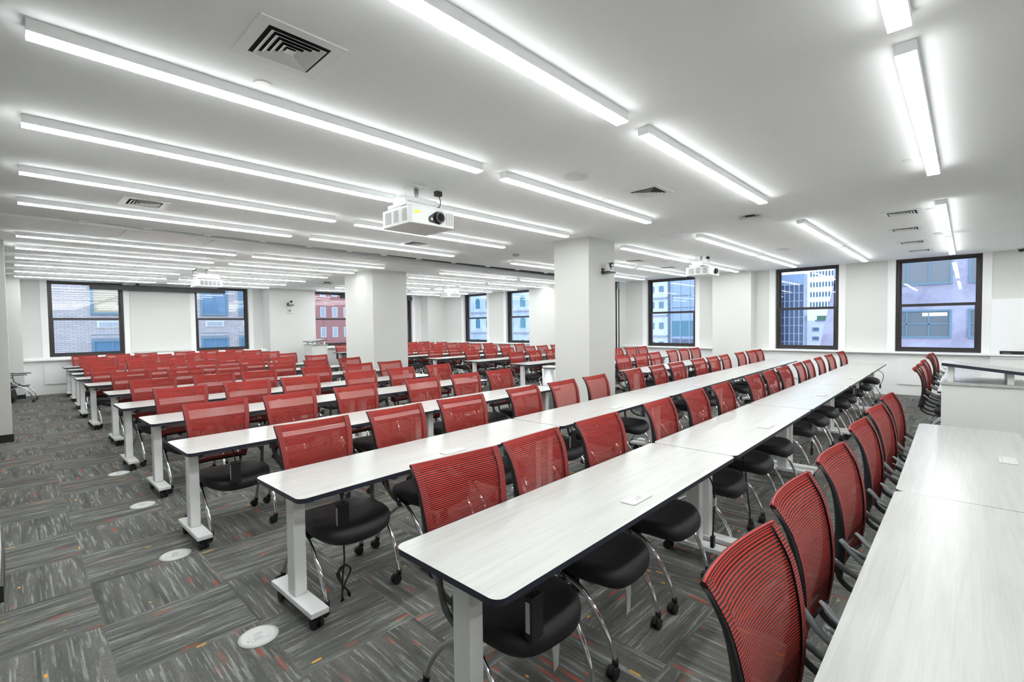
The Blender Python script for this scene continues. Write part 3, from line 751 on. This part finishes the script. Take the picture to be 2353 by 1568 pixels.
# conference cameras
def ptz(x, y, z, rz, label):
    r = thing('conference_camera', label, 'camera', (x, y, z), rz, 'wall mounted conference cameras')
    MB().box(-.045,.045,-.012,-.0005,-.04,.05).build('wall_plate', M['black'], r)
    MB().box(-.07,.13,-.16,-.012,-.03,-.008).build('shelf', M['black'], r, bevel=.003)
    MB().prism(rrect(-.03,.11,-.15,-.03,.03), -.0075, .012).build('base', M['wplastic'], r)
    MB().box(-.005,.03,-.115,-.065,.012,.12).box(.075,.092,-.115,-.065,.012,.12).build('yoke', M['wplastic'], r, bevel=.006)
    h = MB().cyl((.052,-.10,.10),(.2,1,0),.038,.09,24).build('head', M['black'], r)
    MB().cyl((.041,-.148,.10),(.2,1,0),.022,.006,20).build('lens', M['lensglass'], h)
ptz(6.62, 4.27, 2.50, 0, 'black and white conference camera on the front column')
ptz(6.68, 17.1, 2.47, 0, 'conference camera on the far wall pier above the thermostat')
r = thing('thermostat', 'small square white thermostat under the far conference camera', 'thermostat', (6.70,17.0995,2.26))
MB().box(-.075,.075,-.03,0,-.09,.09).build('case', M['wplastic'], r, bevel=.006); MB().cyl((0,-.032,0),(0,1,0),.045,.004,20).build('dial', M['ink'], r)

# ------------------------------------------------------------ lecterns
def lectern(loc, rz, label):
    r = thing('lectern', label, 'lectern', loc, rz, 'white lecterns')
    MB().box(0,.62,-.53,0,.02,1.06).build('body', M['lampanel'], r, bevel=.003)
    MB().box(-.012,.66,-.545,.012,1.061,1.085).build('work_surface', M['lam'], r, bevel=.003)
    for x in (.05,.5):
        for y in (-.06,-.44):
            zt = 1.262 + (y)*.118 - x*.02
            MB().box(x,x+.045,y-.02,y+.02,1.086,zt-.028).build('post', M['white'], r)
    P = [(-.03,.0,1.262),(.62,0.0,1.25),(.62,-.55,1.185),(-.03,-.55,1.197)]
    g = MB(); a = [g.bm.verts.new((p[0],p[1],p[2]-.027)) for p in P]; b = [g.bm.verts.new(p) for p in P]
    g.face(a,1); g.face(b,0)
    for i in range(4): g.face([a[i],a[(i+1)%4],b[(i+1)%4],b[i]],1)
    g.build('reading_board', [M['lam'], M['edge']], r)
lectern((5.82,.165,0), 0, 'white lectern with a dark edged sloping board at the right edge')
lectern((7.48,16.55,0), math.radians(-90), 'white lectern by the far wall pier, left of the middle column')

# whiteboard and device on right wall
r = thing('whiteboard', 'large glossy whiteboard on the wall at the right edge', 'whiteboard', (13.545,-.34,.86))
MB().box(0,.018,-2.4,0,0,1.18).build('panel', M['board'], r); 
MB().box(-.03,0,-1.9,-.62,-.0,.012).build('tray', M['steel'], r)
MB().box(-.012,-.001,-.62,-.60,1.08,1.16).build('clip', M['frame'], r)
struct('wall_builtout', MB().box(13.564, 13.7505, YB, -.335, .951, 2.05).box(13.56, 13.599, YB, -.335, 0, .914), M['trim'])
r = thing('control_box', 'small black device on the white ledge below the whiteboard', 'control box', (13.62,-.80,.951))
MB().box(-.10,-.0,0,.33,0,.065).build('case', M['black'], r, bevel=.004); MB().box(-.102,-.1005,.17,.29,.018,.03).build('display', M['ink'], r)

# waste bin
r = thing('waste_bin', 'tall round brushed steel waste bin behind the front column', 'bin', (6.92,5.6,0))
MB().cyl((0,0,.425),(0,0,1),.17,.85,36).build('body', M['brushed'], r); MB().cyl((0,0,.865),(0,0,1),.175,.03,36,r2=.165).build('lid', M['brushed'], r)

# ------------------------------------------------------------ city outside
def bld(name, label, x0, x1, y0, y1, z0, z1, m):
    r = thing(name, label, 'building', ((x0+x1)/2, (y0+y1)/2, 0), 0)
    o = MB().box(x0-(x0+x1)/2, x1-(x0+x1)/2, y0-(y0+y1)/2, y1-(y0+y1)/2, z0, z1).build('walls', M[m], r)
    return r, (x0+x1)/2, (y0+y1)/2
# tan brick (far left windows)
r, cx, cy = bld('brick_building', 'tan brick building with blue framed windows seen through the far left windows', -8, 9.6, 24, 36, -20, 30, 'tanbrick')
def winY(x0, x1, z0, z1, m='bluewin', fm='bluefrm', mull=1, y=24, fw=.09):
    f = MB()
    f.box(x0-cx, x0+fw-cx, y-.06-cy, y-cy, z0, z1).box(x1-fw-cx, x1-cx, y-.06-cy, y-cy, z0, z1).box(x0+fw-cx, x1-fw-cx, y-.06-cy, y-cy, z0, z0+fw).box(x0+fw-cx, x1-fw-cx, y-.06-cy, y-cy, z1-fw, z1)
    for i in range(mull):
        q = x0+(x1-x0)*(i+1)/(mull+1); f.box(q-fw/3-cx, q+fw/3-cx, y-.05-cy, y-cy, z0+fw, z1-fw)
    f = f.build('window', M[fm], r)
    MB().box(x0+fw-cx, x1-fw-cx, y-.03-cy, y-.01-cy, z0+fw, z1-fw).build('pane', M[m], f)
pit = 3.65
for k in range(-2, 4):
    x = 2.06 + k*1.9 if False else None
for (x0, x1) in ((-1.4,-.2),(2.08,3.3),(5.66,6.72),(7.15,8.4)):
    for z0, z1, m in ((2.25,3.9,'plywood' if x0 == 2.08 else 'bluewin'),(-.6,1.3,'bluewin')):
        winY(x0, x1, z0, z1, m, mull=0 if m == 'plywood' else 1)
    g = MB()
    for i in range(6): g.box(x0+.24+i*.1-cx, x0+.32+i*.1-cx, 23.955-cy, 23.965-cy, 1.81, 1.97)
    g2 = MB().box(x0+.18-cx, x0+.88-cx, 23.97-cy, 24-cy, 1.76, 2.02).build('grille', M['accover'], r); g.build('vent_slats', M['paleshade'], g2)
    MB().box(x0-.02-cx, x1+.02-cx, 23.97-cy, 24-cy, 1.50, 1.56).box(x0-.02-cx, x1+.02-cx, 23.97-cy, 24-cy, 1.36, 1.40).build('stone_band', M['paleshade'], r)
# red brick building
r, cx, cy = bld('brick_building', 'red brick apartment building seen through the far window left of the middle column', 18, 75, 80, 95, -30, 40, 'redbrick')
for i in range(-2, 8):
    for z in (-4.3, .0, 3.45, 7.0, -8):
        x = 34.4 + i*2.1
        if 30 < x < 50: winY(x, x+.95, z, z+1.75, 'paleshade', 'accover', 0, 80, .1)
# lilac stone block, right window
r, cx, cy = bld('stone_building', 'lilac grey stone office building seen through the rightmost window', 24, 40, -14, 4.1, -20, 30, 'purple')
g = MB()
P = [(24,4.0),(40,4.0),(40,4.2),(24,4.2)]
wv = [g.bm.verts.new((p[0]-cx, p[1]-cy, z)) for z, p in [(-20,(24,4.0)),(-20,(40,4.0)),(-20,(40,8.3)),(-20,(24,8.3)),(6,(24,4.0)),(6,(40,4.0)),(6,(40,3.9)),(24 and 6,(24,3.62))]]
g.box(0,.001,0,.001,0,.001)
sl_ = [(24,4.1,-20),(24,8.36,-20),(24,3.62,6.0)]
a = [g.bm.verts.new((24.0-cx, 4.05-cy, -20)), g.bm.verts.new((24.0-cx, 8.37-cy, -20)), g.bm.verts.new((24.0-cx, 4.05-cy, 3.55))]
b = [g.bm.verts.new((40.0-cx, 4.05-cy, -20)), g.bm.verts.new((40.0-cx, 8.37-cy, -20)), g.bm.verts.new((40.0-cx, 4.05-cy, 3.55))]
for v_ in wv: g.bm.verts.remove(v_)
g.face(a); g.face(b[::-1])
for i in range(3): g.face([a[i], a[(i+1)%3], b[(i+1)%3], b[i]])
g.build('sloping_flank', M['purple'], r)
def winX(y0, y1, z0, z1, m='greyglass', fm='bluefrm', mull=1, x=24, fw=.06, trans=0):
    f = MB()
    f.box(x-.06-cx, x-cx, y0-cy, y0+fw-cy, z0, z1).box(x-.06-cx, x-cx, y1-fw-cy, y1-cy, z0, z1).box(x-.06-cx, x-cx, y0+fw-cy, y1-fw-cy, z0, z0+fw).box(x-.06-cx, x-cx, y0+fw-cy, y1-fw-cy, z1-fw, z1)
    for i in range(mull):
        q = y0+(y1-y0)*(i+1)/(mull+1); f.box(x-.05-cx, x-cx, q-fw/3-cy, q+fw/3-cy, z0+fw, z1-fw)
    for i in range(trans):
        q = z0+(z1-z0)*(i+1)/(trans+1); f.box(x-.05-cx, x-.001-cx, y0+fw-cy, y1-fw-cy, q-fw/3, q+fw/3)
    f = f.build('window', M[fm], r)
    MB().box(x-.03-cx, x-.01-cx, y0+fw-cy, y1-fw-cy, z0+fw, z1-fw).build('pane', M[m], f)
    return f
for y0, y1 in ((.43,2.35),(-2.3,-.02),(2.9,3.4)):
    if y0 == 2.9: continue
    winX(y0, y1, 2.98, 4.9, mull=2); winX(y0, y1, .97, 2.03, mull=2, trans=1); winX(y0, y1, -1.6, .1, mull=2)
MB().box(23.972-cx, 23.968-cx, .55-cy, 1.25-cy, 1.80, 1.92).build('lit_ceiling', M['warmlit'], r)
# white building and glass tower, second window
r, cx, cy = bld('office_tower', 'blue grey glass tower seen at the left of the second window from the right', 60, 61.3, 12.95, 30, -30, 6.9, 'towerglass')
g = MB()
for i in range(13): g.box(59.9-cx, 60-cx, 12.95+i*.47-cy, 13.03+i*.47-cy, -12, 6.2)
for i in range(14): g.box(59.93-cx, 60-cx, 12.95-cy, 19-cy, -6+i*.9, -5.94+i*.9)
g.build('mullions', M['mullion'], r)
MB().box(59.95-cx, 60-cx, 12.95-cy, 19-cy, 5.7, 6.9).build('top_band', M['bluepanel'], r)
r, cx, cy = bld('office_tower', 'bright white office tower with small windows, centre of the second window from the right', 90, 120, -20, 19.3, -30, 11.5, 'whitebldg')
for z in (4.0, 5.6, 7.2, 8.9):
    for i in range(16):
        y = 18.6 - i*.42; 
        MB().box(89.95-cx, 90-cx, y-.2-cy, y-cy, z, z+.78).build('window', M['towerglass'], r)
r, cx, cy = bld('office_building', 'lower white building with roof greenery behind the white tower wall', 70, 80, 5, 15.0, -30, 1.75, 'whitebldg')
for z in (-1.9, -.75, .4):
    for y in (14.2, 12.95, 11.7):
        winX(y-.75, y, z, z+.5, 'bluewin', 'mullion', 2, 70, .05)
o = MB().box(69.9-cx, 72-cx, 10-cy, 13.7-cy, 1.8, 2.35).build('roof_greenery', M['hedge'], r); MB().box(69.85-cx, 69.9-cx, 10-cy, 13.9-cy, 1.72, 1.85).build('railing', M['bluefrm'], r)
# third window: ornate pale building and blue glass building
r, cx, cy = bld('office_building', 'blue panelled office building in the window beside the front column', 50, 59, 15, 23.6, -30, 20, 'bluepanel')
for z0, z1, m in ((.25,1.9,'tealwin'),(-1.55,-.05,'towerglass'),(3.3,3.35,'towerglass'),(4.6,4.65,'towerglass'),(-2.6,-2.5,'towerglass')):
    for i in range(6):
        y1 = 23.4-i*1.0; MB().box(49.95-cx, 50-cx, y1-.9-cy, y1-cy, z0, z1).build('window', M[m], r)
g = MB()
for i in range(8): g.box(49.9-cx, 49.949-cx, 23.45-i*1.0-cy, 23.5-i*1.0-cy, -6, 10)
g.build('mullions', M['mullion'], r)
r, cx, cy = bld('ornate_building', 'pale ornate stone building at the left of the window beside the front column', 52, 59, 24.9, 36, -30, 22, 'ivory')
for z in (5.2, 3.4, 1.0, -1.2):
    for i in range(6):
        y = 25.4+i*1.15; MB().box(51.95-cx, 52-cx, y-cy, y+.55-cy, z, z+.75).build('window', M['bluewin'], r)
g = MB()
for z in (-2.0, .2, 2.6, 4.6): g.box(51.8-cx, 52-cx, 24.9-cy, 36-cy, z-.1, z+.08)
g.build('cornice', M['paleshade'], r)
# fourth and fifth windows: pale blue stone facade with arches
r, cx, cy = bld('ornate_building', 'pale blue stone building with arched windows seen between the two columns', 50, 64, 40, 66, -30, 25, 'bluestone')
for z in (4.3, 1.3, -1.9):
    for i in range(7):
        y = 43.2+i*2.35; h_ = 1.5
        g = MB()
        pts = [(-.45,0),(.45,0),(.45,h_*.7)] + [(.45*math.cos(math.radians(a)), h_*.7+.45*math.sin(math.radians(a))) for a in range(20,161,20)] + [(-.45,h_*.7)]
        fr_ = [g.bm.verts.new((49.93-cx, y+p[0]-cy, z+p[1])) for p in pts]; bk = [g.bm.verts.new((50-cx, y+p[0]-cy, z+p[1])) for p in pts]
        g.face(fr_); 
        for k in range(len(pts)): g.face([fr_[k], fr_[(k+1)%len(pts)], bk[(k+1)%len(pts)], bk[k]])
        g.build('window', M['tealwin'], r)
g = MB()
for z in (3.6, .5, -2.6): g.box(49.8-cx, 50-cx, 40-cy, 66-cy, z, z+.18)
g.build('cornice', M['purple'], r)
struct('floor_street', MB().box(-60, 200, -60, 160, -30.5, -30), M['tarmac'])

# ------------------------------------------------------------ world and camera
wd = bpy.data.worlds.new('overcast'); bpy.context.scene.world = wd; wd.use_nodes = True
nt = wd.node_tree; bg = nt.nodes['Background']
tc = nt.nodes.new('ShaderNodeTexCoord'); sx = nt.nodes.new('ShaderNodeSeparateXYZ'); mr = nt.nodes.new('ShaderNodeMapRange'); mc = nt.nodes.new('ShaderNodeMix'); mc.data_type = 'RGBA'
nt.links.new(tc.outputs['Generated'], sx.inputs[0]); nt.links.new(sx.outputs[2], mr.inputs[0]); mr.inputs[1].default_value = 0; mr.inputs[2].default_value = .7
nt.links.new(mr.outputs[0], mc.inputs[0]); mc.inputs[6].default_value = (.86,.93,1,1); mc.inputs[7].default_value = (.68,.82,1,1)
nt.links.new(mc.outputs[2], bg.inputs[0]); bg.inputs[1].default_value = 1.45

f = 1096.8; pitch = -.0329; ro = -.0129; yaw = .7621; h = 1.6497
F = Vector((math.cos(yaw)*math.cos(pitch), math.sin(yaw)*math.cos(pitch), math.sin(pitch)))
R = Vector((math.sin(yaw), -math.cos(yaw), 0)); U = R.cross(F)
R2 = R*math.cos(ro)+U*math.sin(ro); U2 = -R*math.sin(ro)+U*math.cos(ro)
cam = bpy.data.cameras.new('camera'); co = bpy.data.objects.new('camera', cam); COL.objects.link(co)
cam.sensor_width = 36; cam.lens = f/2353*36; cam.clip_end = 500; cam.clip_start = .02
mm = Matrix((R2, U2, -F)).transposed().to_4x4(); mm.translation = (0, 0, h); co.matrix_world = mm
sc = bpy.context.scene; sc.camera = co
sc.view_settings.view_transform = 'Standard'; sc.view_settings.look = 'None'; sc.view_settings.gamma = 1; sc.view_settings.exposure = 1.17
sc.view_settings.use_curve_mapping = False
sc.cycles.transparent_max_bounces = 24
sc.cycles.sample_clamp_indirect = 8
